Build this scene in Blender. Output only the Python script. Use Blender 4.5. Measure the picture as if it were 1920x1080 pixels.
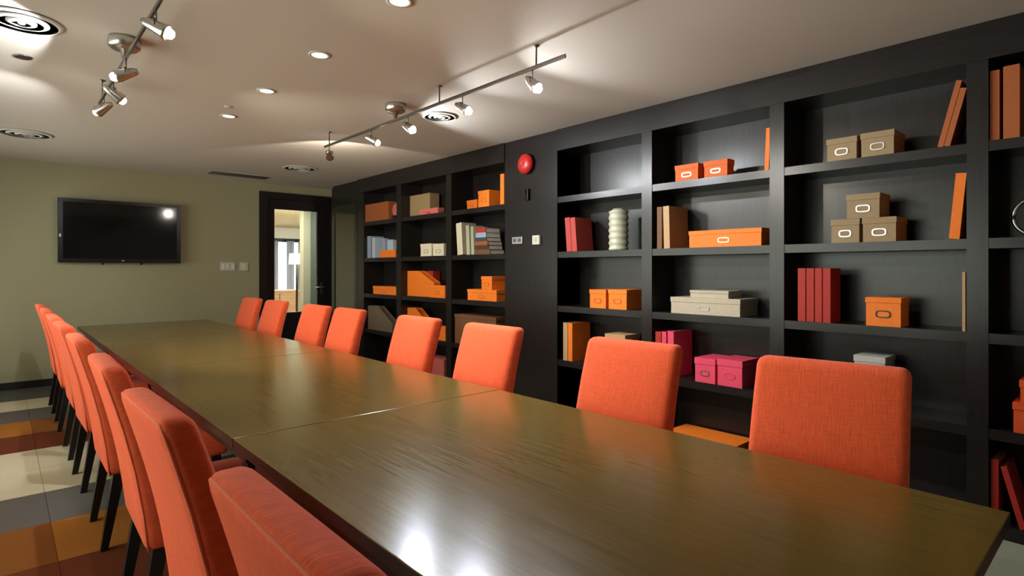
import bpy, bmesh, math, random
from mathutils import Vector, Matrix
random.seed(7)
for o in list(bpy.data.objects): bpy.data.objects.remove(o)
SC = bpy.context.scene; COL = SC.collection

# ---------------------------------------------------------------- camera, world, exposure
FPX, CX, HOR, HC = 1069.0, 960.0, 506.0, 1.35
YAW = math.atan2(960.0, FPX)
cam = bpy.data.cameras.new('camera'); camo = bpy.data.objects.new('camera', cam); COL.objects.link(camo)
camo.location = (0, 0, HC); camo.rotation_euler = (math.pi/2, 0, -YAW)
cam.sensor_width = 36.0; cam.lens = 36.0*FPX/1920.0; cam.shift_y = -(540.0-HOR)/1920.0; cam.clip_start = .02
SC.camera = camo
W = bpy.data.worlds.new('world'); SC.world = W; W.use_nodes = True
bg = W.node_tree.nodes['Background']; bg.inputs[0].default_value = (.98, 1.0, .90, 1); bg.inputs[1].default_value = 7.0
vs = SC.view_settings; vs.view_transform = 'Standard'; vs.look = 'None'; vs.gamma = 1; vs.use_curve_mapping = False; vs.exposure = -0.15
def portal(loc, rot, sx, sy):
    l = bpy.data.lights.new('window_portal', 'AREA'); l.shape = 'RECTANGLE'; l.size = sx; l.size_y = sy; l.cycles.is_portal = True
    o = bpy.data.objects.new('window_portal', l); COL.objects.link(o); o.location = loc; o.rotation_euler = rot

# room extents (metres). Y runs along the table to the television wall, X towards the bookcase
XL, XR, YB, YF, ZC = -1.4, 4.05, -1.6, 8.5, 2.6
XB = 3.70                       # front plane of the bookcase
WY0, WY1, WZ0, WZ1 = 1.2, 8.0, .75, 2.1     # assumed window, out of view, added in the left wall to light the chair backs
portal((XL-.02, (WY0+WY1)/2, (WZ0+WZ1)/2), (0, -math.pi/2, 0), WZ1-WZ0, WY1-WY0)

# pixel helpers: a pixel gives a direction, the plane it lies on gives the distance
FW = (math.sin(YAW), math.cos(YAW)); RT = (math.cos(YAW), -math.sin(YAW))
def dirpx(x): k = (x-CX)/FPX; return FW[0]+RT[0]*k, FW[1]+RT[1]*k
def Yat(x, X): d = dirpx(x); return X*d[1]/d[0]
def Zat(x, y, X): d = dirpx(x); return HC+(X/d[0])*(HOR-y)/FPX

# ---------------------------------------------------------------- materials
def mat(name, col, rough=.5, metal=0., spec=.5, bump=None, vary=0., scale=(1,1,1), nscale=30., coat=0., sheen=0., emit=None, estr=0., alpha=None):
    m = bpy.data.materials.new(name); m.use_nodes = True
    nt = m.node_tree; b = nt.nodes['Principled BSDF']
    b.inputs['Base Color'].default_value = (*col, 1); b.inputs['Roughness'].default_value = rough
    b.inputs['Metallic'].default_value = metal; b.inputs['Specular IOR Level'].default_value = spec
    if coat: b.inputs['Coat Weight'].default_value = coat; b.inputs['Coat Roughness'].default_value = .12
    if sheen: b.inputs['Sheen Weight'].default_value = sheen; b.inputs['Sheen Roughness'].default_value = .5
    if emit: b.inputs['Emission Color'].default_value = (*emit, 1); b.inputs['Emission Strength'].default_value = estr
    if bump or vary:
        tc = nt.nodes.new('ShaderNodeTexCoord'); mp = nt.nodes.new('ShaderNodeMapping'); mp.inputs['Scale'].default_value = scale
        nz = nt.nodes.new('ShaderNodeTexNoise'); nz.inputs['Scale'].default_value = nscale; nz.inputs['Detail'].default_value = 5
        nt.links.new(tc.outputs['Object'], mp.inputs[0]); nt.links.new(mp.outputs[0], nz.inputs['Vector'])
        if vary:
            r = nt.nodes.new('ShaderNodeMapRange'); r.inputs[1].default_value = .3; r.inputs[2].default_value = .7
            r.inputs[3].default_value = 1-vary; r.inputs[4].default_value = 1+vary
            mx = nt.nodes.new('ShaderNodeVectorMath'); mx.operation = 'SCALE'; mx.inputs[0].default_value = col
            nt.links.new(nz.outputs[0], r.inputs[0]); nt.links.new(r.outputs[0], mx.inputs['Scale']); nt.links.new(mx.outputs[0], b.inputs['Base Color'])
        if bump:
            bp = nt.nodes.new('ShaderNodeBump'); bp.inputs['Strength'].default_value = bump[0]; bp.inputs['Distance'].default_value = bump[1]
            nt.links.new(nz.outputs[0], bp.inputs['Height']); nt.links.new(bp.outputs[0], b.inputs['Normal'])
    return m
M = {}
M['wall'] = mat('sage_paint', (.375, .352, .215), .75, bump=(.05, .002), nscale=60, vary=.03)
M['wall_side'] = mat('pale_paint', (.55, .54, .44), .8, bump=(.05, .002), nscale=60)
M['ceiling'] = mat('ceiling_paint', (.64, .575, .505), .85, bump=(.04, .002), nscale=80, vary=.02)
M['espresso'] = mat('espresso_wood', (.0135, .0108, .0105), .29, spec=.42, bump=(.12, .001), vary=.35, scale=(6, 6, .4), nscale=14)
M['espresso_h'] = mat('espresso_wood_horizontal_grain', (.0135, .0108, .0105), .29, spec=.42, bump=(.12, .001), vary=.35, scale=(6, .4, 6), nscale=14)
M['leg'] = mat('black_lacquered_wood', (.006, .0055, .006), .4)
M['black'] = mat('black_plastic', (.004, .004, .0045), .3, spec=.25)
M['screen'] = mat('television_glass', (.003, .003, .0035), .08, spec=.3)
M['base'] = mat('baseboard_black', (.008, .008, .008), .5)
M['white'] = mat('white_plastic', (.75, .74, .70), .4)
M['offwhite'] = mat('cream_plastic', (.62, .60, .50), .45)
M['greyplate'] = mat('grey_plate', (.40, .39, .37), .4, metal=.5)
M['chrome'] = mat('brushed_nickel', (.62, .60, .57), .28, metal=1.)
M['darkmetal'] = mat('dark_nickel', (.22, .21, .20), .35, metal=1.)
M['vent'] = mat('vent_enamel', (.66, .63, .57), .5)
M['ventdark'] = mat('vent_shadow_gap', (.02, .02, .018), .8)
M['red'] = mat('alarm_red', (.52, .02, .02), .35)
M['bulb'] = mat('lit_halogen', (1, 1, 1), .3, emit=(1, .95, .86), estr=30)
M['downbulb'] = mat('lit_downlight', (1, 1, 1), .3, emit=(1, .93, .80), estr=5)
M['pages'] = mat('book_pages', (.62, .56, .45), .8, bump=(.2, .001), scale=(1, 60, 1), nscale=8)
M['ceramic'] = mat('celadon_ceramic', (.52, .52, .40), .35, vary=.08, nscale=12)
M['silver'] = mat('silver_ring', (.5, .48, .46), .25, metal=1.)
M['glass'] = None
def glass_mat():
    m = bpy.data.materials.new('clear_pane'); m.use_nodes = True; nt = m.node_tree; nt.nodes.clear()
    o = nt.nodes.new('ShaderNodeOutputMaterial'); t = nt.nodes.new('ShaderNodeBsdfTransparent'); g = nt.nodes.new('ShaderNodeBsdfGlossy')
    t.inputs[0].default_value = (.93, .96, .94, 1); g.inputs['Roughness'].default_value = .02
    fr = nt.nodes.new('ShaderNodeFresnel'); fr.inputs[0].default_value = 1.45; mx = nt.nodes.new('ShaderNodeMixShader')
    nt.links.new(fr.outputs[0], mx.inputs[0]); nt.links.new(t.outputs[0], mx.inputs[1]); nt.links.new(g.outputs[0], mx.inputs[2]); nt.links.new(mx.outputs[0], o.inputs[0])
    return m
M['glass'] = glass_mat()
def fabric(name, col, weave=520.):
    m = mat(name, col, .85, spec=.25, sheen=.12); nt = m.node_tree; b = nt.nodes['Principled BSDF']
    tc = nt.nodes.new('ShaderNodeTexCoord')
    hs = []
    for sc in ((1, 1, 9), (1, 9, 1)):
        mp = nt.nodes.new('ShaderNodeMapping'); mp.inputs['Scale'].default_value = sc
        nz = nt.nodes.new('ShaderNodeTexNoise'); nz.inputs['Scale'].default_value = 26; nz.inputs['Detail'].default_value = 4
        nt.links.new(tc.outputs['Object'], mp.inputs[0]); nt.links.new(mp.outputs[0], nz.inputs['Vector']); hs.append(nz)
    ad = nt.nodes.new('ShaderNodeMath'); ad.operation = 'MULTIPLY_ADD'; ad.inputs[1].default_value = .7
    nt.links.new(hs[0].outputs[0], ad.inputs[0]); nt.links.new(hs[1].outputs[0], ad.inputs[2])
    bp = nt.nodes.new('ShaderNodeBump'); bp.inputs['Strength'].default_value = .35; bp.inputs['Distance'].default_value = .003
    nt.links.new(ad.outputs[0], bp.inputs['Height']); nt.links.new(bp.outputs[0], b.inputs['Normal'])
    r = nt.nodes.new('ShaderNodeMapRange'); r.inputs[1].default_value = .55; r.inputs[2].default_value = 1.15; r.inputs[3].default_value = .84; r.inputs[4].default_value = 1.14
    sc = nt.nodes.new('ShaderNodeVectorMath'); sc.operation = 'SCALE'; sc.inputs[0].default_value = col
    nt.links.new(ad.outputs[0], r.inputs[0]); nt.links.new(r.outputs[0], sc.inputs['Scale']); nt.links.new(sc.outputs[0], b.inputs['Base Color'])
    return m
M['fabric'] = fabric('coral_orange_linen', (.84, .118, .038))
M['piping'] = mat('coral_piping', (.80, .16, .075), .8)
def table_mat():
    m = mat('brown_oak_veneer', (.085, .058, .022), .24, spec=.6); nt = m.node_tree; b = nt.nodes['Principled BSDF']
    tc = nt.nodes.new('ShaderNodeTexCoord'); mp = nt.nodes.new('ShaderNodeMapping'); mp.inputs['Scale'].default_value = (34, 1.3, 6)
    nz = nt.nodes.new('ShaderNodeTexNoise'); nz.inputs['Scale'].default_value = 3.2; nz.inputs['Detail'].default_value = 4; nz.inputs['Roughness'].default_value = .6
    nt.links.new(tc.outputs['Object'], mp.inputs[0]); nt.links.new(mp.outputs[0], nz.inputs['Vector'])
    cr = nt.nodes.new('ShaderNodeValToRGB'); cr.color_ramp.elements[0].position = .32; cr.color_ramp.elements[0].color = (.128, .080, .014, 1)
    cr.color_ramp.elements[1].position = .70; cr.color_ramp.elements[1].color = (.156, .099, .019, 1)
    nt.links.new(nz.outputs[0], cr.inputs[0]); nt.links.new(cr.outputs[0], b.inputs['Base Color'])
    rr = nt.nodes.new('ShaderNodeMapRange'); rr.inputs[1].default_value = .35; rr.inputs[2].default_value = .65; rr.inputs[3].default_value = .195; rr.inputs[4].default_value = .25
    nt.links.new(nz.outputs[0], rr.inputs[0]); nt.links.new(rr.outputs[0], b.inputs['Roughness'])
    bp = nt.nodes.new('ShaderNodeBump'); bp.inputs['Strength'].default_value = .08; bp.inputs['Distance'].default_value = .001
    nt.links.new(nz.outputs[0], bp.inputs['Height']); nt.links.new(bp.outputs[0], b.inputs['Normal'])
    b.inputs['Coat Roughness'].default_value = .16
    return m
M['table'] = table_mat()
def paper(name, col, rough=.6): M[name] = mat(name+'_board', col, rough, spec=.3, vary=.05, nscale=40)
paper('orange', (.86, .20, .018)); paper('deep_orange', (.66, .12, .014)); paper('red_orange', (.70, .085, .018))
paper('redbook', (.40, .028, .018)); paper('coral', (.50, .065, .055)); paper('pink', (.72, .065, .125)); paper('rose', (.55, .13, .12))
paper('tan', (.30, .205, .105)); paper('beige', (.46, .39, .29)); paper('cream', (.66, .60, .46)); paper('brown', (.16, .07, .030))
paper('rust', (.30, .085, .025)); paper('bluegrey', (.30, .36, .47)); paper('paleblue', (.45, .52, .62)); paper('darkbrown', (.07, .035, .022))
paper('burnt', (.40, .105, .026)); paper('greygreen', (.40, .40, .27)); paper('lightgrey', (.48, .46, .42)); paper('sand', (.48, .30, .15)); paper('slate', (.05, .055, .065)); paper('taupe', (.16, .12, .085))
CARPET = {'cream': (.50, .46, .31), 'grey': (.105, .098, .085), 'amber': (.32, .125, .018), 'umber': (.20, .072, .012), 'maroon': (.125, .030, .010), 'sage': (.33, .34, .25)}
for k, c in CARPET.items(): M['carpet_'+k] = mat('carpet_'+k, c, .92, spec=.15, bump=(.5, .003), vary=.12, nscale=260)

# ---------------------------------------------------------------- mesh helpers
def bm_box(bm, x0, x1, y0, y1, z0, z1, bev=0.):
    v = [bm.verts.new(p) for p in ((x0,y0,z0),(x1,y0,z0),(x1,y1,z0),(x0,y1,z0),(x0,y0,z1),(x1,y0,z1),(x1,y1,z1),(x0,y1,z1))]
    fs = [bm.faces.new([v[i] for i in f]) for f in ((3,2,1,0),(4,5,6,7),(0,1,5,4),(1,2,6,5),(2,3,7,6),(3,0,4,7))]
    if bev:
        es = list({e for f in fs for e in f.edges}); bmesh.ops.bevel(bm, geom=es, offset=bev, segments=2, profile=.6, affect='EDGES')
def mesh(name, bm, material, smooth=False):
    bmesh.ops.recalc_face_normals(bm, faces=bm.faces); me = bpy.data.meshes.new(name); bm.to_mesh(me); bm.free()
    if material: me.materials.append(material)
    if smooth:
        for p in me.polygons: p.use_smooth = True
    return me
def link(name, me, parent=None, loc=None, rot=None):
    o = bpy.data.objects.new(name, me); COL.objects.link(o)
    if parent: o.parent = parent
    if loc: o.location = loc
    if rot: o.rotation_euler = rot
    return o
def box(name, x0, x1, y0, y1, z0, z1, m, parent=None, bev=0.):
    """box object whose origin is its base centre"""
    c = ((x0+x1)/2, (y0+y1)/2, z0); bm = bmesh.new()
    bm_box(bm, x0-c[0], x1-c[0], y0-c[1], y1-c[1], 0, z1-z0, bev)
    return link(name, mesh(name, bm, m), parent, c)
def empty(name, loc, rot=(0,0,0)):
    o = link(name, None, None, loc, rot); o.empty_display_size = .1; return o
def tag(o, label, cat, group=None):
    o['label'] = label; o['category'] = cat
    if group: o['group'] = group
    return o
def struct(o, label=None, cat=None):
    o['kind'] = 'structure'
    if label: o['label'] = label
    if cat: o['category'] = cat
    return o
def lathe(bm, prof, seg=32, axis='z', c=(0,0,0)):
    rings = []
    for r, h in prof:
        ring = []
        for i in range(seg):
            a = 2*math.pi*i/seg; p = (r*math.cos(a), r*math.sin(a), h)
            if axis == 'x': p = (h, r*math.cos(a), r*math.sin(a))
            ring.append(bm.verts.new((p[0]+c[0], p[1]+c[1], p[2]+c[2])))
        rings.append(ring)
    for a, b in zip(rings, rings[1:]):
        for i in range(seg): bm.faces.new((a[i], a[(i+1)%seg], b[(i+1)%seg], b[i]))
    for ring in (rings[0], rings[-1]):
        try: bm.faces.new(ring)
        except ValueError: pass
def tube(bm, pts, r, seg=10):
    pts = [Vector(p) for p in pts]; rings = []
    for i, p in enumerate(pts):
        t = (pts[min(i+1, len(pts)-1)]-pts[max(i-1, 0)]).normalized()
        u = t.orthogonal().normalized() if i == 0 else (u-t*u.dot(t)).normalized()
        w = t.cross(u); rings.append([bm.verts.new(p+u*(r*math.cos(2*math.pi*k/seg))+w*(r*math.sin(2*math.pi*k/seg))) for k in range(seg)])
    for a, b in zip(rings, rings[1:]):
        for i in range(seg): bm.faces.new((a[i], a[(i+1)%seg], b[(i+1)%seg], b[i]))
    bm.faces.new(rings[0]); bm.faces.new(rings[-1])
def axis_pts(s, r, n):
    out = [-s, -s+r*.12, -s+r*.3, -s+r*.6, -s+r]
    for i in range(1, n): out.append(-s+r+(2*s-2*r)*i/n)
    return out+[s-r, s-r*.6, s-r*.3, s-r*.12, s]
def rounded_box(bm, sx, sy, sz, r, n=(4,4,4), fn=None):
    """box of full size sx,sy,sz centred on 0 with edge radius r; fn bends each point"""
    s = (sx/2, sy/2, sz/2); ax = [axis_pts(s[i], r, n[i]) for i in range(3)]; cache = {}
    def vert(p):
        k = tuple(round(c, 6) for c in p)
        if k in cache: return cache[k]
        q = [max(-s[i]+r, min(s[i]-r, p[i])) for i in range(3)]; d = Vector([p[i]-q[i] for i in range(3)])
        w = Vector(q)+(d.normalized()*r if d.length > 1e-9 else d)
        cache[k] = bm.verts.new(fn(w) if fn else w); return cache[k]
    for a in range(3):
        b, c = (a+1) % 3, (a+2) % 3
        for sg in (-1, 1):
            for i in range(len(ax[b])-1):
                for j in range(len(ax[c])-1):
                    quad = []
                    for u, v in ((i,j),(i+1,j),(i+1,j+1),(i,j+1)):
                        p = [0,0,0]; p[a] = sg*s[a]; p[b] = ax[b][u]; p[c] = ax[c][v]; quad.append(vert(p))
                    if len(set(quad)) == 4: bm.faces.new(quad)

# ---------------------------------------------------------------- the room shell
floor = struct(box('floor', XL-.1, XR+.1, YB-.1, YF+.1, -.1, 0, M['base']), 'patchwork carpet tile floor in cream, grey and amber bands', 'floor')
TW = .55; rows = []; y = YF
edges = [YF, 8.3]+[8.3-TW*i for i in range(1, 19)]
band = ['grey', 'grey', 'cream', 'grey', 'amber', 'maroon', 'cream', 'cream', 'grey', 'amber', 'maroon', 'grey', 'cream', 'amber', 'grey', 'sage', 'maroon', 'grey', 'cream', 'amber']
xe = [XL]+[.2+TW*k for k in range(-2, 8) if XL < .2+TW*k < XR]+[XR]
tile_cache = {}
for i in range(len(edges)-1):
    for j in range(len(xe)-1):
        y0, y1, x0, x1 = max(edges[i+1], YB), edges[i], xe[j], xe[j+1]
        if y1-y0 < .02: continue
        c = band[i]
        if c == 'amber' and (j+i) % 2 == 1: c = 'umber'
        key = (round(x1-x0, 3), round(y1-y0, 3), c)
        if key not in tile_cache:
            bm = bmesh.new(); a, b = (x1-x0)/2-.001, (y1-y0)/2-.001
            bm_box(bm, -a, a, -b, b, 0, .007); tile_cache[key] = mesh('carpet_tile', bm, M['carpet_'+c])
        t = link('carpet_tile', tile_cache[key], floor); t.location = ((x0+x1)/2-floor.location.x, (y0+y1)/2-floor.location.y, .1+.0001)
ceiling = struct(box('ceiling', XL-.1, XR+.1, YB-.1, YF+.1, ZC, ZC+.1, M['ceiling']), 'flat painted ceiling above the meeting table', 'ceiling')
DX0, DX1, DZ = 2.80, 3.93, 2.46         # door opening in the television wall
def wall_mesh(name, boxes, m, label):
    bm = bmesh.new()
    for b in boxes: bm_box(bm, *b)
    return struct(link(name, mesh(name, bm, m)), label, 'wall')
wall_mesh('wall_far', [(XL-.1, DX0, YF, YF+.1, 0, ZC), (DX0, DX1, YF, YF+.1, DZ, ZC), (DX1, XR+.1, YF, YF+.1, 0, ZC)], M['wall'], 'sage green wall carrying the television')
wall_mesh('wall_right', [(XR, XR+.1, YB-.1, YF, 0, ZC)], M['wall_side'], 'wall behind the dark bookcase')
wall_mesh('wall_back', [(XL-.1, XR, YB-.1, YB, 0, ZC)], M['wall_side'], 'plain wall at the near end of the room')
wall_mesh('wall_left', [(XL-.1, XL, YB, WY0, 0, ZC), (XL-.1, XL, WY1, YF, 0, ZC), (XL-.1, XL, WY0, WY1, 0, WZ0), (XL-.1, XL, WY0, WY1, WZ1, ZC)], M['wall_side'], 'pale wall with an assumed window beside the chairs')
w1 = struct(empty('window_assumed', (XL-.05, (WY0+WY1)/2, WZ0)), 'assumed unseen window added in the pale side wall for light', 'window')
def fr(parent, name, boxes, m):
    bm = bmesh.new()
    for b in boxes: bm_box(bm, *b)
    return link(name, mesh(name, bm, m), parent)
hw, hh = (WY1-WY0)/2, WZ1-WZ0
fr(w1, 'window_frame', [(-.03,.03,-hw,hw,0,.05), (-.03,.03,-hw,hw,hh-.05,hh), (-.03,.03,-hw,-hw+.05,.05,hh-.05), (-.03,.03,hw-.05,hw,.05,hh-.05), (-.03,.03,-.025,.025,.05,hh-.05)], M['white'])
for s in (-1, 1): fr(w1, 'pane', [(-.004,.004, min(s*.025, s*(hw-.05)), max(s*.025, s*(hw-.05)), .05, hh-.05)], M['glass'])
struct(box('baseboard_far', XL, DX0-.08, YF-.015, YF, .007, .09, M['base']), 'black baseboard below the television wall', 'baseboard')

# door with glazed leaf
d1 = struct(empty('door_1', (0, YF, 0)), 'dark wood door with tall glass pane and lever handle', 'door')
fr(d1, 'door_frame', [(DX0-.04, DX0+.075, -.03, .10, 0, DZ+.02), (DX1-.075, DX1+.02, -.03, .10, 0, DZ+.02), (DX0+.075, DX1-.075, -.03, .10, DZ-.07, DZ+.02)], M['espresso'])
lx0, lx1, gz0, gz1, gx0, gx1 = DX0+.08, DX1-.08, .72, 2.24, 2.985, 3.63
leaf = fr(d1, 'door_leaf', [(lx0, gx0, .02, .065, .01, DZ-.0705), (gx1, lx1, .02, .065, .01, DZ-.0705), (gx0, gx1, .02, .065, .01, gz0), (gx0, gx1, .02, .065, gz1, DZ-.0705)], M['espresso'])
fr(leaf, 'pane', [(gx0, gx1, .038, .046, gz0, gz1)], M['glass'])
hx = 3.70; bm = bmesh.new(); bm_box(bm, hx-.025, hx+.025, .008, .02, .98, 1.16, .003); hp = link('handle_plate', mesh('handle_plate', bm, M['darkmetal']), leaf)
bm = bmesh.new(); tube(bm, [(hx, .01, 1.09), (hx, -.045, 1.09), (hx-.03, -.05, 1.088), (hx-.13, -.05, 1.082)], .011); link('door_handle', mesh('door_handle', bm, M['chrome'], True), leaf)

# ---------------------------------------------------------------- lobby beyond the glass door
LZ = 2.6
lob = struct(box('floor_lobby', 1.0, 9.5, YF+.1, 17.1, -.1, 0, mat('lobby_floor', (.20, .12, .06), .5)), 'brown lobby floor beyond the door', 'floor')
struct(box('ceiling_lobby', 1.0, 9.5, YF+.1, 17.1, LZ, LZ+.1, mat('lobby_ceiling', (.62, .54, .34), .8)), 'warm cream lobby ceiling seen through the door', 'ceiling')
struct(box('wall_lobby_side', 3.95, 4.05, YF+.1, 9.55, 0, LZ, mat('lobby_teal', (.10, .14, .135), .6)), 'grey green lobby wall beside the door', 'wall')
struct(box('wall_lobby_left', .9, 1.0, YF+.1, 17.1, 0, LZ, M['wall_side']), 'plain left wall of the lobby', 'wall')
struct(box('wall_lobby_right', 9.5, 9.6, YF+.1, 17.1, 0, LZ, M['wall_side']), 'plain right wall of the lobby', 'wall')
struct(box('trim_lobby_column', 3.83, 4.05, 9.56, 9.72, 0, LZ, mat('lobby_cream', (.78, .74, .58), .6)), 'cream lobby column seen through the door', 'column')
LW0, LW1 = 4.0, 8.0
wall_mesh('wall_lobby_far', [(.9, LW0, 17.1, 17.2, 0, LZ), (LW1, 9.6, 17.1, 17.2, 0, LZ), (LW0, LW1, 17.1, 17.2, 0, .5), (LW0, LW1, 17.1, 17.2, 2.25, LZ)], mat('lobby_white', (.8, .79, .74), .6), 'white lobby wall around the bright window')
w2 = struct(empty('window_2', (0, 17.12, 0)), 'bright lobby window with dark frame', 'window')
fr(w2, 'window_frame', [(LW0, LW1, -.06, .03, 2.17, 2.28), (LW0, LW1, -.06, .03, .48, .56)]+[(x, x+.07, -.04, .03, .56, 2.17) for x in (LW0, 5.3, 5.95, 6.72, LW1-.07)], M['espresso'])
for a, b in ((LW0+.07, 5.3), (5.37, 5.95), (6.02, 6.72), (6.79, LW1-.07)): fr(w2, 'pane', [(a, b, -.004, .004, .56, 2.17)], M['glass'])
for k, x in enumerate((5.92, 6.38, 6.72)):
    bm = bmesh.new(); n = 24; top = []; 
    for i in range(n+1):
        xx = -.11+.22*i/n; yy = .025*math.sin(i*1.7)
        top.append((bm.verts.new((xx, yy, .004)), bm.verts.new((xx, yy, 2.2))))
    for a, b in zip(top, top[1:]): bm.faces.new((a[0], b[0], b[1], a[1]))
    bmesh.ops.solidify(bm, geom=bm.faces[:], thickness=.004)
    o = link('curtain', mesh('curtain', bm, mat('sheer_curtain_%d' % k, (.55, .55, .62), .8)), None, (x, 16.9, 0))
    tag(o, ['pale lilac curtain at the left of the lobby window', 'pale lilac curtain in the middle of the lobby window', 'pale lilac curtain nearest the cream column'][k], 'curtain', 'lobby curtains')
    bm = bmesh.new(); bm_box(bm, -.12, .12, -.02, .02, 2.2, 2.23); link('curtain_rail', mesh('curtain_rail', bm, M['black']), o)
fl = tag(empty('floor_lamp', (4.61, 11.85, 0)), 'lit floor lamp with white shade in the lobby', 'lamp')
bm = bmesh.new(); lathe(bm, [(.0,0),(.14,0),(.14,.02),(.03,.035),(.024,.05),(.024,1.5),(0,1.5)], 20); link('lamp_pole', mesh('lamp_pole', bm, M['leg'], True), fl)
bm = bmesh.new(); lathe(bm, [(.165,1.47),(.15,1.69),(.146,1.69),(.16,1.47)], 28); link('lamp_shade', mesh('lamp_shade', bm, mat('lit_shade', (.9, .88, .75), .7, emit=(1, .95, .75), estr=2.5), True), fl)
ll = bpy.data.lights.new('lamp_light', 'POINT'); ll.energy = 25; ll.color = (1, .88, .68); ll.shadow_soft_size = .08
lo = bpy.data.objects.new('lamp_light', ll); COL.objects.link(lo); lo.parent = fl; lo.location = (0, 0, 1.58)
sb = tag(empty('sideboard', (4.62, 13.1, 0)), 'low honey wood sideboard in the lobby', 'cabinet')
sm = mat('honey_wood', (.42, .22, .08), .45, vary=.2, scale=(1, 1, 6), nscale=6)
fr(sb, 'cabinet_body', [(-.45, .45, -.22, .22, .12, .86)], sm); fr(sb, 'cabinet_top', [(-.47, .47, -.24, .24, .86, .89)], sm)
for s in (-1, 1):
    dd = fr(sb, 'cabinet_door', [(min(s*.01, s*.43), max(s*.01, s*.43), -.24, -.221, .15, .83)], sm)
    fr(dd, 'knob', [(s*.06-.012, s*.06+.012, -.26, -.241, .48, .51)], M['chrome'])
    for t in (-1, 1): fr(sb, 'leg', [(s*.41-.025, s*.41+.025, t*.18-.025, t*.18+.025, 0, .12)], sm)
vz = tag(empty('vase', (4.42, 13.0, .89)), 'dark slender vase on the lobby sideboard', 'vase')
bm = bmesh.new(); lathe(bm, [(0,0),(.05,0),(.07,.08),(.075,.16),(.04,.26),(.028,.34),(.04,.38),(.03,.38)], 20); link('vase_body', mesh('vase_body', bm, M['slate'], True), vz)
lc0 = tag(empty('lobby_fill_light', (3.1, 9.15, LZ)), 'unseen fill light added just behind the door', 'lamp')  # hidden fill light, added to brighten the lobby column
bm = bmesh.new(); lathe(bm, [(0,-.05),(.14,-.05),(.16,-.02),(.16,0),(0,0)], 24); link('diffuser', mesh('diffuser', bm, mat('lobby_door_fill', (1,1,1), .5, emit=(1, .92, .75), estr=4)), lc0)
la = bpy.data.lights.new('lobby_light', 'AREA'); la.energy = 45; la.shape = 'DISK'; la.size = .3; la.color = (1, .94, .78)
lo = bpy.data.objects.new('lobby_light', la); COL.objects.link(lo); lo.parent = lc0; lo.location = (0, 0, -.06)
lc = tag(empty('lobby_fill_light', (5.6, 13.5, LZ)), 'fill light added deep in the lobby by the window', 'lamp')  # added fill light that brightens the rest of the lobby
bm = bmesh.new(); lathe(bm, [(0,-.05),(.2,-.05),(.22,-.02),(.22,0),(0,0)], 24); link('diffuser', mesh('diffuser', bm, mat('lobby_fill', (1,1,1), .5, emit=(1, .92, .75), estr=4)), lc)
la = bpy.data.lights.new('lobby_light', 'AREA'); la.energy = 420; la.shape = 'DISK'; la.size = .4; la.color = (1, .92, .76)
lo = bpy.data.objects.new('lobby_light', la); COL.objects.link(lo); lo.parent = lc; lo.location = (0, 0, -.06)
portal((6.0, 17.13, 1.4), (-math.pi/2, 0, 0), 4.0, 1.7)

# ---------------------------------------------------------------- bookcase wall
SH = [2.0, 1.51, 1.03, .55, .075]           # shelf tops
BAYS = [(7.15, 6.29), (6.18, 5.22), (5.12, 4.22), (3.515, 2.617), (2.524, 1.629), (1.538, .62), (.533, -.36)]
HZ = 2.41; ST = .052
def bookcase(label, y0, y1, bays, xfront=XB):
    r = tag(empty('bookcase', (xfront, (y0+y1)/2, 0)), label, 'bookcase'); oy = (y0+y1)/2
    dep = XR-xfront-.01
    def P(name, a, b, x0, x1, z0, z1, m): return fr(r, name, [(x0, x1, min(a,b)-oy, max(a,b)-oy, z0, z1)], m)
    ys = [y1]+[v for bay in bays for v in bay]+[y0]
    for a, b in zip(ys[::2], ys[1::2]): P('post', a, b, 0, dep, 0.008, HZ, M['espresso'])
    for (a, b) in bays:
        P('back_panel', a, b, dep-.035, dep, 0.008, HZ, M['espresso'])
        for z in SH[:-1]: P('shelf', a, b, .004, dep-.035, z-ST, z, M['espresso_h'])
        P('plinth', a, b, .012, dep-.035, 0.008, SH[-1], M['espresso_h'])
    P('header', y0, y1, -.012, dep, HZ, ZC-.002, M['espresso_h'])
    return r
bookcase('dark three-bay bookcase between the glass door and the red alarm', 4.224, 7.33, BAYS[:3])
bookcase('dark four-bay bookcase on the camera side of the red alarm', -.45, 3.515, BAYS[3:])
pil = struct(box('trim_pillar', XB, XR-.01, 3.516, 4.223, 0.008, ZC-.002, M['espresso']), 'dark wood pillar panel carrying the red alarm', 'panel')
cb = tag(empty('tall_cabinet', (XB, 7.75, 0)), 'tall dark end cabinet between the door and the first shelves', 'cabinet')
fr(cb, 'cabinet_body', [(.02, XR-XB-.01, -.415, .415, .008, ZC-.002)], M['espresso'])
dr = fr(cb, 'cabinet_door', [(0, .02, -.41, -.32, .06, 2.56), (0, .02, .32, .41, .06, 2.56), (0, .02, -.32, .32, 2.28, 2.56), (0, .02, -.32, .32, .06, .18)], M['espresso'])
fr(dr, 'door_panel', [(.010, .0195, -.32, .32, .18, 2.28)], mat('smoked_panel', (.028, .025, .016), .12))

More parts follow.
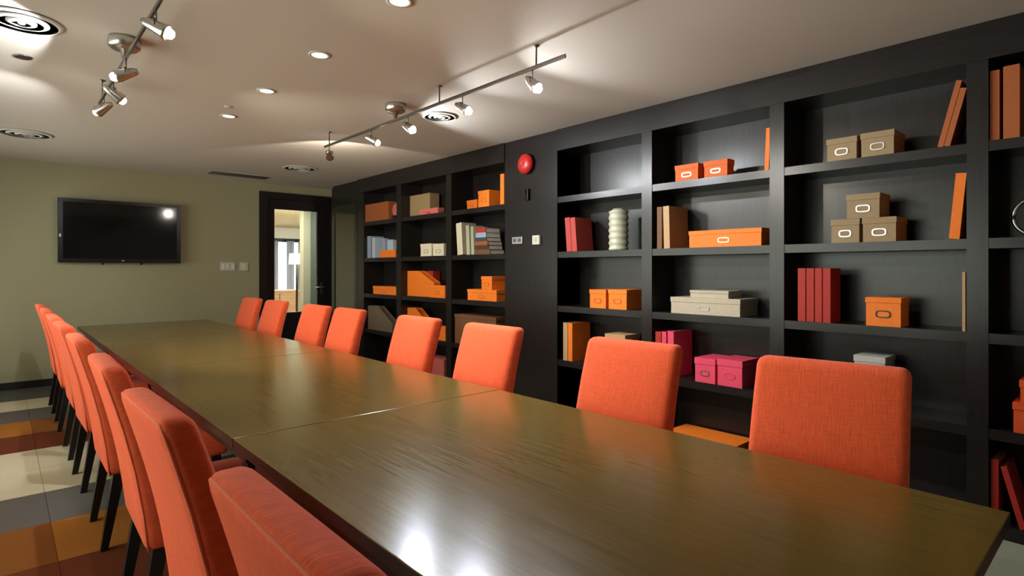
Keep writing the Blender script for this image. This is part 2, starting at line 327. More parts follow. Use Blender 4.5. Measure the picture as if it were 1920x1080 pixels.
# ---------------------------------------------------------------- shelf contents
def span(px0, px1, X, rise=0., sgn=0):
    """Y range of an item on its shelf, kept inside its bay; rise is how far a leaning top runs out sideways"""
    ya, yb = Yat(px0, X), Yat(px1, X); c = (ya+yb)/2
    far, near = min(BAYS, key=lambda b: abs((b[0]+b[1])/2-c)); e = .003
    hi = far-e-(rise if sgn < 0 else 0); lo = near+e+(rise if sgn > 0 else 0)
    if ya > hi:
        if sgn: yb -= ya-hi
        ya = hi
    if yb < lo:
        if sgn: ya += lo-yb
        yb = lo
    return ya, yb
def frame_ring(w, h, t, d):
    """oval label holder plate with a slot"""
    bm = bmesh.new(); n = 20; o, i = [], []
    for k in range(n):
        a = 2*math.pi*k/n; c, s = math.cos(a), math.sin(a)
        f = lambda v: math.copysign(abs(v)**.55, v)
        o.append((f(c)*w/2, f(s)*h/2)); i.append((f(c)*(w/2-t), f(s)*(h/2-t*.8)))
    vo = [bm.verts.new((-d, -p[0], p[1])) for p in o]; vi = [bm.verts.new((-d, -p[0], p[1])) for p in i]
    wo = [bm.verts.new((0, -p[0], p[1])) for p in o]; wi = [bm.verts.new((0, -p[0], p[1])) for p in i]
    for k in range(n):
        q = (k+1) % n
        bm.faces.new((vo[k], vo[q], vi[q], vi[k])); bm.faces.new((vo[k], wo[k], wo[q], vo[q])); bm.faces.new((vi[k], vi[q], wi[q], wi[k]))
    return bm
def storage_box(label, px0, px1, ytop, z0, col, depth=.25, front=.012, lid=.035, holder='chrome', group=None, seam=False, rot=0., zoff=0.):
    X = XB+front; ya, yb = span(px0, px1, X); w = ya-yb; h = Zat((px0+px1)/2, ytop, X)-z0
    r = tag(empty('storage_box', (X+depth/2, (ya+yb)/2, z0), (0, 0, rot)), label, 'box', group)
    d = depth/2; o = .004
    fr(r, 'box_body', [(-d+o, d-o, -w/2+o, w/2-o, 0, h-.002)], M[col])
    bm = bmesh.new(); bm_box(bm, -d, d, -w/2, w/2, h-lid, h, .0015); link('lid', mesh('lid', bm, M[col]), r)
    if holder:
        hw_ = min(.085, w*.42); hh_ = min(.042, (h-lid)*.42)
        link('label_holder', mesh('label_holder', frame_ring(hw_, hh_, .007, .004), M[holder]), r, (-d+o, 0, (h-lid)*.52))
        fr(r, 'label_card', [(-d+o-.0012, -d+o, -hw_/2+.006, hw_/2-.006, (h-lid)*.52-hh_/2+.005, (h-lid)*.52+hh_/2-.005)], M[col])
    return r
def book(label, px0, px1, ytop, z0, col, depth=.21, front=.02, lean=0., group=None, cat='book', height=None, name='book'):
    """px0..px1 is the spine at its foot; lean in degrees, positive to the right of the photo (towards -Y)"""
    X = XB+front; ya, yb = Yat(px0, X), Yat(px1, X); w = ya-yb; L = math.radians(lean)
    if height is None: height = (Zat((px0+px1)/2, ytop, X)-z0-abs(math.sin(L))*w)/math.cos(L)
    ya, yb = span(px0, px1, X, abs(math.sin(L))*height, (lean > 0)-(lean < 0)); w = ya-yb
    wt = w*math.cos(L) if lean else w
    # pivot on the corner that touches the shelf
    pivy = yb if lean > 0 else ya if lean < 0 else (ya+yb)/2
    r = tag(empty(name, (X, pivy, z0), (L, 0, 0)), label, cat, group)
    a, b = (0, wt) if lean > 0 else (-wt, 0) if lean < 0 else (-wt/2, wt/2)
    c = min(.004, wt*.2)
    bm = bmesh.new(); bm_box(bm, 0, c, a, b, 0, height); bm_box(bm, c, depth, a, a+c, 0, height); bm_box(bm, c, depth, b-c, b, 0, height)
    link('cover', mesh('cover', bm, M[col]), r)
    fr(r, 'pages', [(c, depth-.006, a+c, b-c, .004, height-.005)], M['pages'])
    return r
def holder(label, px0, px1, ytop, z0, col, depth=.24, frac=.5, front=.02, group=None):
    """slant-topped magazine file lying with its broad side to the room; tall at the left of the photo"""
    X = XB+front; ya, yb = span(px0, px1, X); h = Zat((px0+px1)/2, ytop, X)-z0; w = ya-yb
    r = tag(empty('magazine_file', (X, (ya+yb)/2, z0)), label, 'magazine file', group)
    t = .003; th = .09
    def side(x0, x1):
        bm = bmesh.new(); pr = [(w/2, 0), (w/2, h), (w*.05, h), (-w/2, h*frac), (-w/2, 0)]
        A = [bm.verts.new((x0, p[0], p[1])) for p in pr]; B = [bm.verts.new((x1, p[0], p[1])) for p in pr]
        bm.faces.new(A); bm.faces.new(B[::-1])
        for i in range(5): bm.faces.new((A[i], A[(i+1)%5], B[(i+1)%5], B[i]))
        return bm
    link('side_panel', mesh('side_panel', side(0, t), M[col]), r); link('side_panel', mesh('side_panel', side(th-t, th), M[col]), r)
    fr(r, 'back_panel', [(t, th-t, w/2-t, w/2, 0, h)], M[col]); fr(r, 'front_panel', [(t, th-t, -w/2, -w/2+t, 0, h*frac)], M[col])
    fr(r, 'base_panel', [(t, th-t, -w/2+t, w/2-t, 0, t)], M[col])
    return r
S1, S2, S3, S4, S5 = [z+.0005 for z in SH]
g = 'boxes and books in the far bookcase'
# bay beside the tall cabinet
storage_box('large rust brown box, top shelf nearest the door', 681, 728, 381, S1, 'rust', .25, holder=None, lid=.004)
pl = tag(empty('round_ornament', (XB+.04, 6.385, S1)), 'round pinkish disc ornament beside the rust brown box', 'ornament')
bm = bmesh.new(); lathe(bm, [(0,0),(.078,0),(.088,.012),(.078,.022),(.045,.014),(0,.014)], 32, 'x', (0, 0, .11)); link('disc', mesh('disc', bm, M['rose'], True), pl, (0,0,0))
fr(pl, 'stand', [(-.03, .05, -.04, .04, 0, .04)], M['espresso'])
book('upright slate blue book at the left of the blue group', 688, 695, 443, S2, 'bluegrey', .2, lean=0, front=.05)
book('pale blue book tilted left among the blue books', 698, 703, 446, S2, 'paleblue', .2, front=.03)
book('blue book behind the small orange box, spine tilted', 716, 722, 448, S2, 'bluegrey', .13, front=.12)
book('pale blue thick book behind the small orange box', 726, 737, 450, S2, 'paleblue', .12, front=.14)
storage_box('small orange box in front of the blue books', 712, 741, 469, S2, 'orange', .09, holder=None, lid=.03)
storage_box('long low orange box alone on the third shelf nearest the door', 699, 742, 537, S3, 'orange', .24, holder='deep_orange')
holder('taupe slant-topped magazine file low in the bay nearest the door', 690, 735, 575, S4, 'taupe', frac=.4)
# middle far bay
storage_box('tan upright box behind the small pink box', 763, 806, 365, S1, 'tan', .14, front=.12, holder=None, lid=.004)
storage_box('small dusty pink box in front of the tan box', 786, 821, 391, S1, 'rose', .09, holder='chrome')
storage_box('left of two small cream boxes on the second shelf', 788, 809, 457, S2, 'cream', .2, holder='greyplate')
storage_box('right of two small cream boxes on the second shelf', 811, 832, 457, S2, 'cream', .2, holder='greyplate')
holder('tall orange slant-topped magazine file on the third shelf', 763, 814, 508, S3, 'orange', frac=.55, front=.09)
storage_box('small orange box against the orange magazine file', 806, 834, 535, S3, 'orange', .07, holder='deep_orange')
book('dark red book standing behind the orange magazine file', 800, 812, 508, S3, 'redbook', .1, front=.19)
holder('orange magazine file peeking over the third chair, fourth shelf', 760, 800, 578, S4, 'orange', frac=.55, front=.09)
storage_box('small orange box beside the partly hidden magazine file', 806, 835, 611, S4, 'orange', .07, holder='deep_orange')
storage_box('low rose box on the bottom shelf behind the chairs', 795, 832, 672, S5, 'rose', .2, holder=None)
# third far bay
storage_box('smallest orange box left of the taller one, top shelf by the pillar', 875, 894, 375, S1, 'orange', .2, holder='deep_orange')
storage_box('taller orange box beside the smallest one, top shelf by the pillar', 896, 917, 357, S1, 'orange', .26, holder='deep_orange')
book('thin bright orange book against the pillar, top shelf', 938, 945, 326, S1, 'orange', .2, front=.02)
book('cream book leaning at the left of the second shelf by the pillar', 858, 868, 417, S2, 'cream', .2, lean=-5)
book('green cream book standing beside the leaning cream book', 875, 881, 422, S2, 'greygreen', .2, lean=-3)
book('narrow sage book right of the green cream book', 884, 889, 424, S2, 'greygreen', .2, lean=-3)
def flat_book(label, px0, px1, z0, t, col, X0=.02, depth=.2, grp=None):
    X = XB+X0; ya, yb = Yat(px0, X), Yat(px1, X); w = ya-yb
    r = tag(empty('book', (X+depth/2, (ya+yb)/2, z0)), label, 'book', grp); d = depth/2; c = .003
    bm = bmesh.new(); bm_box(bm, -d, -d+c, -w/2, w/2, 0, t); bm_box(bm, -d+c, d, -w/2, w/2, 0, c); bm_box(bm, -d+c, d, -w/2, w/2, t-c, t)
    link('cover', mesh('cover', bm, M[col]), r); fr(r, 'pages', [(-d+c, d-.004, -w/2+.004, w/2-.004, c, t-c)], M['pages'])
    return r
zz = S2
for lab, a, b, t, col in (('wide brown book at the bottom of the flat stack', 890, 918, .05, 'brown'), ('dark brown book second from the bottom of the flat stack', 890, 915, .045, 'darkbrown'),
        ('rust book in the middle of the flat stack', 890, 914, .04, 'rust'), ('dark slate book above the rust book in the stack', 891, 912, .04, 'slate'),
        ('grey blue book second from top of the flat stack', 892, 911, .05, 'bluegrey'), ('dark red book topping the flat stack by the pillar', 893, 910, .05, 'redbook')):
    flat_book(lab, a, b, zz, t, col); zz += t+.0004
storage_box('wide orange box under a smaller box by the pillar', 876, 931, 543, S3, 'orange', .25, holder='deep_orange')
zb = Zat(903, 543, XB+.012)
storage_box('small orange box stacked on the wide orange box', 902, 922, 518, zb+.0008, 'orange', .25, holder='deep_orange', front=.014)
storage_box('dark brown box behind the chair on the fourth shelf by the pillar', 852, 930, 592, S4, 'brown', .24, holder=None)
# first bay right of the pillar
book('left of two coral books leaning on the second shelf', 1063, 1072, 407, S2, 'coral', .22, lean=-5, front=.03)
book('right of two coral books leaning on the second shelf', 1073, 1082, 407, S2, 'coral', .22, lean=-5, front=.03)
va = tag(empty('ceramic_vase', (XB+.10, Yat(1160, XB+.10), S2)), 'celadon ribbed cylinder vase on the second shelf', 'vase')
bm = bmesh.new(); lathe(bm, [(0,0),(.072,0)]+[(.078+.005*math.cos(i*math.pi/2.0), .01+.31*i/24) for i in range(25)]+[(.05,.335),(.045,.345),(.04,.335),(.04,.3),(0,.3)], 28); link('vase_body', mesh('vase_body', bm, M['ceramic'], True), va)
storage_box('left of two square orange boxes right of the pillar', 1105, 1136, 543, S3, 'orange', .24, holder='deep_orange')
storage_box('right of two square orange boxes right of the pillar', 1140, 1175, 543, S3, 'orange', .24, holder='deep_orange')
book('brown spined book at the left of the fourth shelf right of the pillar', 1056, 1064, 605, S4, 'sand', .24)
book('sandy orange book beside the brown spined book', 1065, 1073, 606, S4, 'orange', .24)
storage_box('flat tan box just showing above the coral chair', 1134, 1172, 627, S4, 'sand', .2, holder=None)
# second bay right of the pillar
storage_box('left small orange box on the top shelf above the wide orange box', 1265, 1309, 308, S1, 'deep_orange', .1, holder='chrome')
storage_box('right small orange box on the top shelf above the wide orange box', 1319, 1364, 300, S1, 'deep_orange', .1, holder='chrome')
book('orange book tilted against the post on the top shelf', 1434, 1442, 240, S1, 'orange', .22, lean=2.5)
book('dark brown book left of the orange spined book', 1232, 1241, 388, S2, 'brown', .25)
book('orange spined book at the left end of the second shelf', 1245, 1256, 386, S2, 'sand', .26, lean=-1.5)
storage_box('wide shallow orange box on the second shelf', 1291, 1428, 430, S2, 'orange', .25, holder='chrome', lid=.03)
bx = storage_box('wide beige box under a smaller flat box', 1257, 1388, 559, S3, 'beige', .27, holder='greyplate')
zb = Zat(1322, 559, XB+.012)
storage_box('smaller flat beige box on the wide beige box', 1293, 1366, 545, zb+.0008, 'beige', .2, front=.03, holder=None, lid=.018)
book('left red book with pink spine behind the coral chair', 1241, 1249, 622, S4, 'pink', .26)
book('right red book with pink spine behind the coral chair', 1252, 1263, 621, S4, 'pink', .26)
book('dark red book tucked beside the pink spined books', 1229, 1239, 622, S4, 'redbook', .24)
storage_box('left of two pink boxes on the fourth shelf', 1302, 1341, 672, S4, 'pink', .26, holder='chrome', lid=.045)
storage_box('right of two pink boxes on the fourth shelf', 1344, 1392, 675, S4, 'pink', .26, holder='pink', lid=.045)
storage_box('large flat orange box on the bottom shelf between two chairs', 1250, 1380, 822, S5, 'orange', .27, holder=None)
# third bay right of the pillar
storage_box('left tan box with silver label holder on the top shelf', 1549, 1607, 258, S1, 'tan', .2)
storage_box('right tan box with silver label holder on the top shelf', 1613, 1677, 246, S1, 'tan', .22)
book('left of two rust orange books leaning on the top shelf post', 1757, 1768, 160, S1, 'burnt', .22, lean=13.5, height=.345)
book('right of two rust orange books leaning on the top shelf post', 1781, 1793, 172, S1, 'burnt', .22, lean=13.5, height=.30)
storage_box('bottom left tan box of the three box pyramid', 1557, 1612, 411, S2, 'tan', .2)
storage_box('bottom right tan box of the three box pyramid', 1616, 1681, 407, S2, 'tan', .22)
zb = max(Zat(1584, 411, XB+.012), Zat(1648, 407, XB+.012))
storage_box('tan box topping the three box pyramid', 1586, 1650, 363, zb+.0008, 'tan', .2, front=.014)
book('bright orange book tilted against the post on the second shelf', 1779, 1799, 325, S2, 'orange', .2, lean=5)
for k, (a, b) in enumerate(((1496, 1510), (1512, 1526), (1528, 1541), (1543, 1557))):
    book(['first of four red books from the left on the third shelf', 'second of four red books from the left on the third shelf', 'third of four red books from the left on the third shelf', 'rightmost of four red books on the third shelf'][k], a, b, 503, S3, 'redbook', .17, front=.02, group='four red books')
storage_box('single orange box with dark label holder on the third shelf', 1622, 1690, 558, S3, 'orange', .17, holder='slate', lid=.03)
book('thin sand coloured book against the post on the third shelf', 1804, 1810, 510, S3, 'sand', .2)
storage_box('pale grey box peeking above the largest near chair', 1600, 1660, 668, S4, 'lightgrey', .2, holder=None)
# nearest bay
book('rust spined book at the far right edge, top shelf', 1856, 1874, 132, S1, 'burnt', .22)
book('thick orange book at the far right edge, top shelf', 1881, 1912, 122, S1, 'burnt', .24)
rg = tag(empty('ring_ornament', (XB+.12, Yat(1912, XB+.12)-.07, S2)), 'silver ring ornament on the second shelf at the right edge', 'ornament')
bm = bmesh.new(); tube(bm, [(0, .095*math.cos(2*math.pi*i/40), .105+.095*math.sin(2*math.pi*i/40)) for i in range(41)], .009, 10); link('ring', mesh('ring', bm, M['silver'], True), rg)
fr(rg, 'foot', [(-.03, .03, -.05, .05, 0, .012)], M['silver'])
storage_box('wide red orange box under a smaller one at the right edge', 1898, 1990, 760, S4, 'red_orange', .25, holder=None)
zb = Zat(1940, 757, XB+.012)
zb = S4+ (Zat((1898+1990)/2, 760, XB+.012)-S4)
storage_box('small red orange box on the wide one at the right edge', 1911, 1975, 716, zb+.0008, 'red_orange', .22, front=.014, holder=None)
book('red book upright on the bottom shelf beyond the table corner', 1858, 1872, 862, S5, 'redbook', .22)
book('red book leaning on the bottom shelf at the right edge', 1912, 1925, 868, S5, 'redbook', .22, lean=-14, height=.30)

# ---------------------------------------------------------------- fittings on the pillar and the television wall
X = XB
al = tag(empty('fire_alarm', (X, Yat(990, X), Zat(990, 308, X))), 'round red fire alarm bell on the dark pillar', 'alarm')
bm = bmesh.new(); lathe(bm, [(.06,0),(.06,-.02),(0,-.02)], 28, 'x'); link('back_plate', mesh('back_plate', bm, M['red']), al)
bm = bmesh.new(); lathe(bm, [(.092,-.021),(.096,-.03),(.085,-.055),(.05,-.072),(.02,-.075),(0,-.075)], 32, 'x'); link('gong', mesh('gong', bm, M['red'], True), al)
bm = bmesh.new(); lathe(bm, [(.015,-.076),(.015,-.084),(0,-.084)], 14, 'x'); link('bolt', mesh('bolt', bm, M['chrome']), al)
kb = tag(empty('wall_strobe', (X, Yat(991, X), Zat(991, 365, X))), 'small black wall device under the red alarm', 'device')
bm = bmesh.new(); bm_box(bm, -.03, 0, -.02, .02, -.055, .055, .004); link('housing', mesh('housing', bm, M['black']), kb)
bm = bmesh.new(); bm_box(bm, -.034, -.0301, -.012, .012, 0, .04, .001); link('lens', mesh('lens', bm, M['screen']), kb)
def plate(label, px, py, w, h, m, kind):
    o = tag(empty('wall_plate' if kind == 'socket' else 'thermostat', (X, Yat(px, X), Zat(px, py, X))), label, 'wall plate' if kind == 'socket' else 'thermostat')
    bm = bmesh.new(); bm_box(bm, -.012 if kind == 'socket' else -.025, 0, -w/2, w/2, -h/2, h/2, .004); link('plate', mesh('plate', bm, M[m]), o)
    d = -.0125 if kind == 'socket' else -.0255
    for s in ((-1, 1) if kind == 'socket' else (0,)):
        bm = bmesh.new(); bm_box(bm, d-.002, d, s*w*.23-w*.13, s*w*.23+w*.13, -h*.2, h*.25); link('rocker' if kind == 'socket' else 'display', mesh('rocker', bm, M['darkmetal'] if kind == 'socket' else M['lightgrey']), o)
plate('grey horizontal switch plate on the pillar', 971, 451, .145, .068, 'greyplate', 'socket')
plate('square cream thermostat on the pillar', 1008, 450, .095, .085, 'offwhite', 'thermo')
def far_plate(label, x0, x1, z0, z1, n):
    o = tag(empty('light_switch', ((x0+x1)/2, YF, z0)), label, 'switch'); w = x1-x0; h = z1-z0
    bm = bmesh.new(); bm_box(bm, -w/2, w/2, -.01, 0, 0, h, .003); link('plate', mesh('plate', bm, M['offwhite']), o)
    for i in range(n):
        c = -w/2+w*(i+.5)/n; bm = bmesh.new(); bm_box(bm, c-.017, c+.017, -.015, -.0101, h*.22, h*.78, .001); link('rocker', mesh('rocker', bm, M['white']), o)
far_plate('wide white switch plate between television and door', 2.25, 2.44, 1.34, 1.455, 3)
far_plate('narrow white switch plate nearest the door frame', 2.50, 2.61, 1.34, 1.455, 1)
tv = tag(empty('television', (1.125, YF-.003, 1.435)), 'black flat television on the sage wall', 'television')
fr(tv, 'wall_bracket', [(-.25, .25, -.04, 0, .2, .55)], M['black'])
for s in (-.2, .2): fr(tv, 'bracket_tab', [(s-.012, s+.012, -.05, -.038, -.022, .25)], M['black'])
bm = bmesh.new(); bm_box(bm, -.628, .628, -.085, -.04, 0, .755, .006); link('housing', mesh('housing', bm, M['black']), tv)
fr(tv, 'bezel', [(-.626, .626, -.091, -.0852, .002, .05), (-.626, .626, -.091, -.0852, .715, .753), (-.626, -.582, -.091, -.0852, .05, .715), (.582, .626, -.091, -.0852, .05, .715)], M['black'])
fr(tv, 'screen', [(-.582, .582, -.0875, -.0852, .05, .715)], M['screen'])
fr(tv, 'badge', [(-.012, .012, -.0925, -.0912, .02, .034)], M['chrome'])
fr(tv, 'indicator', [(-.616, -.600, -.0925, -.0912, .30, .335)], M['white'])

# ---------------------------------------------------------------- ceiling fittings
def vent(label, x, y, r):
    o = tag(empty('ceiling_vent', (x, y, ZC)), label, 'vent', 'round ceiling vents')
    bm = bmesh.new(); lathe(bm, [(r*.98,0),(r*.98,-.004),(0,-.004)], 40); link('duct_gap', mesh('duct_gap', bm, M['ventdark']), o)
    for k, (a, b, z) in enumerate(((1.0, .86, -.006), (.66, .52, -.009), (.36, .22, -.012))):
        bm = bmesh.new(); A, B = a*r, b*r; lathe(bm, [(A, -.0042), (A, z), (B, z-.008), (B, z-.006), (A*.985, -.0042)], 40); link('cone_ring', mesh('cone_ring', bm, M['vent'], True), o)
    bm = bmesh.new(); lathe(bm, [(.10*r,-.004),(.10*r,-.014),(.07*r,-.018),(0,-.018)], 24); link('centre_cap', mesh('centre_cap', bm, M['vent'], True), o)
vent('round ceiling vent at the upper left corner of the photo', .08, 3.77, .17)
vent('round ceiling vent at the left, nearer the television wall', .17, 6.87, .205)
vent('round ceiling vent beside the lit track over the right chairs', 2.66, 3.84, .14)
vent('round ceiling vent near the door', 2.74, 6.95, .20)
sl = tag(empty('slot_diffuser', (2.35, 8.0, ZC)), 'long dark slot diffuser in the ceiling near the door', 'vent')
fr(sl, 'slot', [(-.36, .36, -.12, .12, -.006, 0)], M['ventdark'])
fr(sl, 'flange', [(-.37, .37, -.13, -.12, -.004, 0), (-.37, .37, .12, .13, -.004, 0), (-.37, -.36, -.12, .12, -.004, 0), (.36, .37, -.12, .12, -.004, 0)], M['ceiling'])
for q in (-.06, 0, .06): fr(sl, 'blade', [(-.36, .36, q-.004, q+.004, -.010, -.0062)], M['darkmetal'])
sp = tag(empty('sprinkler_head', (.10, 4.4, ZC)), 'small concealed sprinkler cap on the ceiling at the left', 'sprinkler')
bm = bmesh.new(); lathe(bm, [(.045,0),(.045,-.004),(.036,-.010),(0,-.010)], 24); link('cap', mesh('cap', bm, M['darkmetal'], True), sp)
sp = tag(empty('sprinkler_head', (1.30, 4.70, ZC)), 'tiny sprinkler cap near the third recessed downlight', 'sprinkler')
bm = bmesh.new(); lathe(bm, [(.03,0),(.03,-.004),(.024,-.008),(0,-.008)], 24); link('cap', mesh('cap', bm, M['vent'], True), sp)
def spot(parent, loc, direction, energy, size, blend, col, soft):
    l = bpy.data.lights.new('lamp_light', 'SPOT'); l.energy = energy; l.spot_size = math.radians(size); l.spot_blend = blend; l.color = col; l.shadow_soft_size = soft
    o = bpy.data.objects.new('lamp_light', l); COL.objects.link(o); o.parent = parent; o.location = loc
    o.rotation_euler = Vector(direction).to_track_quat('-Z', 'Y').to_euler(); return o
WARM = (1, .90, .76); COOL = (.93, .97, 1.0)
DOWN_E, HEAD_E = 30, 75
for k, y in enumerate((2.32, 3.21, 4.10, 4.98)):
    o = tag(empty('downlight', (1.38, y, ZC)), ['recessed downlight at the top edge of the photo', 'second visible recessed downlight from the top edge', 'third visible recessed downlight from the top edge', 'farthest of the row of recessed downlights'][k], 'downlight', 'row of recessed downlights')
    bm = bmesh.new(); lathe(bm, [(.062,0),(.062,-.005),(.046,-.007),(.044,-.001),(.044,0)], 32); link('trim_ring', mesh('trim_ring', bm, M['vent'], True), o)
    bm = bmesh.new(); lathe(bm, [(.0435,0),(.0435,-.003),(.03,-.005),(0,-.005)], 32); link('bulb', mesh('bulb', bm, M['downbulb'], True), o)
    spot(o, (0, 0, -.012), (0, 0, -1), DOWN_E, 125, .7, WARM, .03)
def track(label, x, y0, y1, stems, can, heads, ztrack=2.48):
    r = tag(empty('track_light', (x, (y0+y1)/2, ZC)), label, 'track light', 'ceiling track lights'); oy = (y0+y1)/2; zt = ztrack-ZC
    bm = bmesh.new(); bm_box(bm, -.006, .006, y0-oy, y1-oy, zt-.010, zt+.010, .002); link('rail', mesh('rail', bm, M['darkmetal']), r)
    for s in stems:
        bm = bmesh.new(); lathe(bm, [(.018,0),(.018,-.006),(.005,-.012),(.005,zt+.008),(0,zt+.008)], 14, c=(0, s-oy, 0)); link('stem', mesh('stem', bm, M['darkmetal'], True), r)
    bm = bmesh.new(); lathe(bm, [(.075,0),(.078,-.02),(.075,-.05),(.06,-.062),(.02,-.066),(.012,zt+.008),(0,zt+.008)], 32, c=(0, can-oy, 0)); link('transformer', mesh('transformer', bm, M['chrome'], True), r)
    for (hy, d, lit, e, size, bl, col) in heads:
        d = Vector(d).normalized(); q = d.to_track_quat('Z', 'Y'); piv = Vector((0, hy-oy, zt-.085))
        h = link('head', None, r)
        bm = bmesh.new()
        lathe(bm, [(0,-.06),(.012,-.06),(.020,-.045),(.026,-.01),(.034,.035),(.036,.05),(.033,.05),(.030,.036),(.0,.034)], 24)
        for v in bm.verts: v.co = q @ v.co + piv
        COL.objects.unlink(h); bpy.data.objects.remove(h)
        h = link('head', mesh('head', bm, M['chrome'], True), r)
        bm = bmesh.new(); tube(bm, [(0, hy-oy, zt-.008), (0, hy-oy, zt-.055)], .004); sd = q @ Vector((1, 0, 0))
        up = Vector((0, hy-oy, zt-.055)); tube(bm, [up-sd*.03+Vector((0,0,-.002)), up, up+sd*.03+Vector((0,0,-.002))], .0035); tube(bm, [up+sd*.03, piv+sd*.027], .003); tube(bm, [up-sd*.03, piv-sd*.027], .003)
        link('yoke', mesh('yoke', bm, M['darkmetal'], True), h)
        bm = bmesh.new(); lathe(bm, [(.008,.036),(.019,.044),(.023,.056),(.019,.069),(.009,.076),(0,.077)], 20)
        for v in bm.verts: v.co = q @ v.co + piv
        link('bulb', mesh('bulb', bm, M['bulb'] if lit else M['white'], True), h)
        if lit: spot(r, piv+d*.082, d, e, size, bl, col, .018)
E_ = HEAD_E
track('track light over the right hand chairs beside the bookcase', 2.22, 2.05, 5.05, (2.27, 3.21, 4.95), 3.79, [
    (2.30, (.10, -.60, -.60), 1, E_*.4, 140, .5, COOL), (2.95, (.28, -.72, -.46), 1, E_*.9, 132, .3, COOL),
    (3.61, (.25, -.75, -.50), 1, E_*.7, 128, .3, COOL), (4.16, (.55, -.50, -.38), 1, E_*1.1, 132, .25, COOL), (4.95, (.45, .75, -.36), 1, E_*.6, 128, .15, WARM)])
track('track light over the left hand chairs at the upper left', .50, 2.35, 4.75, (2.60, 4.60), 3.69, [
    (2.85, (.80, -.42, -.42), 1, E_*1.3, 96, .9, WARM), (3.64, (-.68, .22, -.30), 1, E_*1.3, 132, .12, COOL),
    (4.09, (.80, .2, -.55), 1, E_*1.2, 110, .4, WARM), (4.50, (-.6, .65, -.45), 1, E_, 120, .4, COOL)])

# ---------------------------------------------------------------- tables
TX0, TX1, TZ = .615, 1.862, .75
tl = ['nearest dark oak table section at the bottom right of the photo', 'second dark oak table section from the camera', 'third dark oak table section from the camera', 'farthest dark oak table section before the television']
for k, (a, b) in enumerate(((.225, 2.168), (2.172, 4.043), (4.047, 5.848), (5.852, 7.62))):
    r = tag(empty('meeting_table', ((TX0+TX1)/2, (a+b)/2, 0)), tl[k], 'table', 'meeting table sections'); hx_, hy_ = (TX1-TX0)/2, (b-a)/2
    bm = bmesh.new(); bm_box(bm, -hx_, hx_, -hy_, hy_, TZ-.036, TZ, .003); me = mesh('tabletop', bm, M['table']); me.materials.append(M['espresso'])
    for p in me.polygons: p.material_index = 0 if p.normal.z > .3 else 1
    link('tabletop', me, r)
    fr(r, 'apron', [(-hx_+.08, hx_-.08, -hy_+.05, -hy_+.07, TZ-.115, TZ-.036), (-hx_+.08, hx_-.08, hy_-.07, hy_-.05, TZ-.115, TZ-.036), (-hx_+.06, -hx_+.08, -hy_+.05, hy_-.05, TZ-.115, TZ-.036), (hx_-.08, hx_-.06, -hy_+.05, hy_-.05, TZ-.115, TZ-.036)], M['espresso'])
    for sx in (-1, 1):
        for sy in (-1, 1):
            cx_, cy_ = sx*(hx_-.10), sy*(hy_-.09); fr(r, 'leg', [(cx_-.03, cx_+.03, cy_-.03, cy_+.03, .008, TZ-.036)], M['leg'])

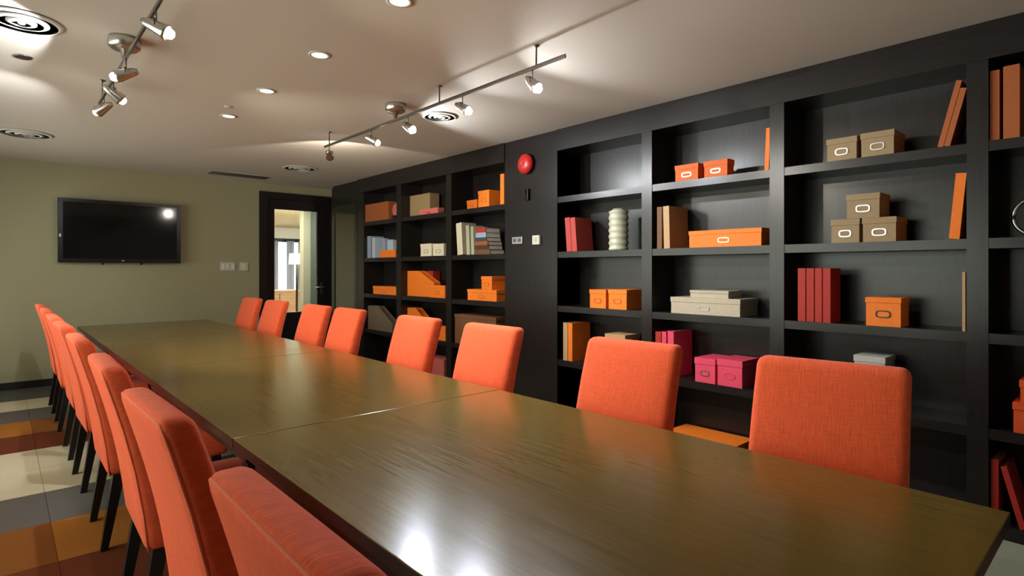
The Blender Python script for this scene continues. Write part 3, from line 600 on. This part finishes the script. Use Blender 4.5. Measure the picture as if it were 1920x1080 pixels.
# ---------------------------------------------------------------- chairs (origin on the floor under the back; +x points forward to the table)
CW = .50
def bend(z):                      # x of the back's centre line as a function of height
    t = (z-.36)/.66
    return .045-.145*t+.02*math.sin(math.pi*max(0, min(1, t)))
def make_chair_meshes():
    P = {}
    bm = bmesh.new()
    def f(w):
        z = w.z+.69; t = max(0, min(1, (z-.36)/.66)); thick = 1.0-.18*t
        crown = .010*(1-(w.y/(CW/2))**2)*math.sin(math.pi*min(1, max(0, t)))
        x = w.x*thick+(crown if w.x > 0 else 0)
        return Vector((x+bend(z), w.y*(1-.02*t), z))
    rounded_box(bm, .098, CW, .66, .032, (2, 6, 10), f); P['backrest'] = mesh('backrest', bm, M['fabric'], True)
    bm = bmesh.new()
    def fs(w):
        c = .014*(1-(w.x/.22)**2)*(1-(w.y/.25)**2)
        return Vector((w.x+.31, w.y, w.z+.425+(c if w.z > 0 else 0)))
    rounded_box(bm, .44, CW, .13, .024, (6, 6, 2), fs); P['seat'] = mesh('seat', bm, M['fabric'], True)
    # piping along the edge of the rear face
    pts = []
    for (yy, zz) in [(-1, .365), (-1, .5), (-1, .65), (-1, .8), (-1, .93), (-1, .975), (-.985, .995), (-.96, 1.005), (-.92, 1.0085), (-.6, 1.0085), (0, 1.0085), (.6, 1.0085), (.92, 1.0085), (.96, 1.005), (.985, .995), (1, .975), (1, .93), (1, .8), (1, .65), (1, .5), (1, .365)]:
        t = (zz-.36)/.66; hx = (.049-.0110)*(1-.18*t)
        pts.append((bend(zz)-hx, yy*(CW/2-.0085)*(1-.02*t), zz))
    bm = bmesh.new(); tube(bm, pts, .0045, 8); P['rear_piping'] = mesh('rear_piping', bm, M['piping'], True)
    def leg(pa, pb, ra, rb):
        bm = bmesh.new(); A = [bm.verts.new((pa[0]+i*ra, pa[1]+j*ra, pa[2])) for i, j in ((-1,-1),(1,-1),(1,1),(-1,1))]; B = [bm.verts.new((pb[0]+i*rb, pb[1]+j*rb, pb[2])) for i, j in ((-1,-1),(1,-1),(1,1),(-1,1))]
        bm.faces.new(A); bm.faces.new(B)
        for i in range(4): bm.faces.new((A[i], A[(i+1)%4], B[(i+1)%4], B[i]))
        return mesh('leg', bm, M['leg'])
    P['legs'] = [leg((.045, s*.215, .375), (-.015, s*.215, .0075), .024, .015) for s in (-1, 1)]+[leg((.475, s*.21, .375), (.485, s*.21, .0075), .022, .015) for s in (-1, 1)]
    return P
CM = make_chair_meshes()
def chair(label, x, y, rz, group):
    r = tag(empty('dining_chair', (x, y, 0), (0, 0, rz)), label, 'chair', group)
    b = link('backrest', CM['backrest'], r); link('piping', CM['rear_piping'], b)
    link('seat', CM['seat'], r)
    for l in CM['legs']: link('leg', l, r)
ordn = ['nearest', 'second nearest', 'third nearest', 'fourth from the camera', 'fourth from the television end', 'third from the television end', 'second from the television end', 'farthest']
for k, (y, dr) in enumerate(((.80, 0), (1.68, 1), (2.57, -1), (3.55, 0), (4.50, 1), (5.30, 0), (6.25, -1), (7.05, 0))):
    chair('coral orange upholstered chair in the left row, '+ordn[k], .385, y, math.radians(dr), 'chairs along the left of the table')
for k, (y, dr, dx) in enumerate(((.755, 7, .03), (1.60, 2, 0), (2.62, 0, 0), (3.43, 0, 0), (4.55, 0, .03), (5.20, 1, .02), (6.25, 2, .02), (7.05, 1, .02))):
    chair('coral orange upholstered chair in the bookcase side row, '+ordn[k], 2.105+dx, y, math.pi+math.radians(dr), 'chairs along the bookcase side of the table')
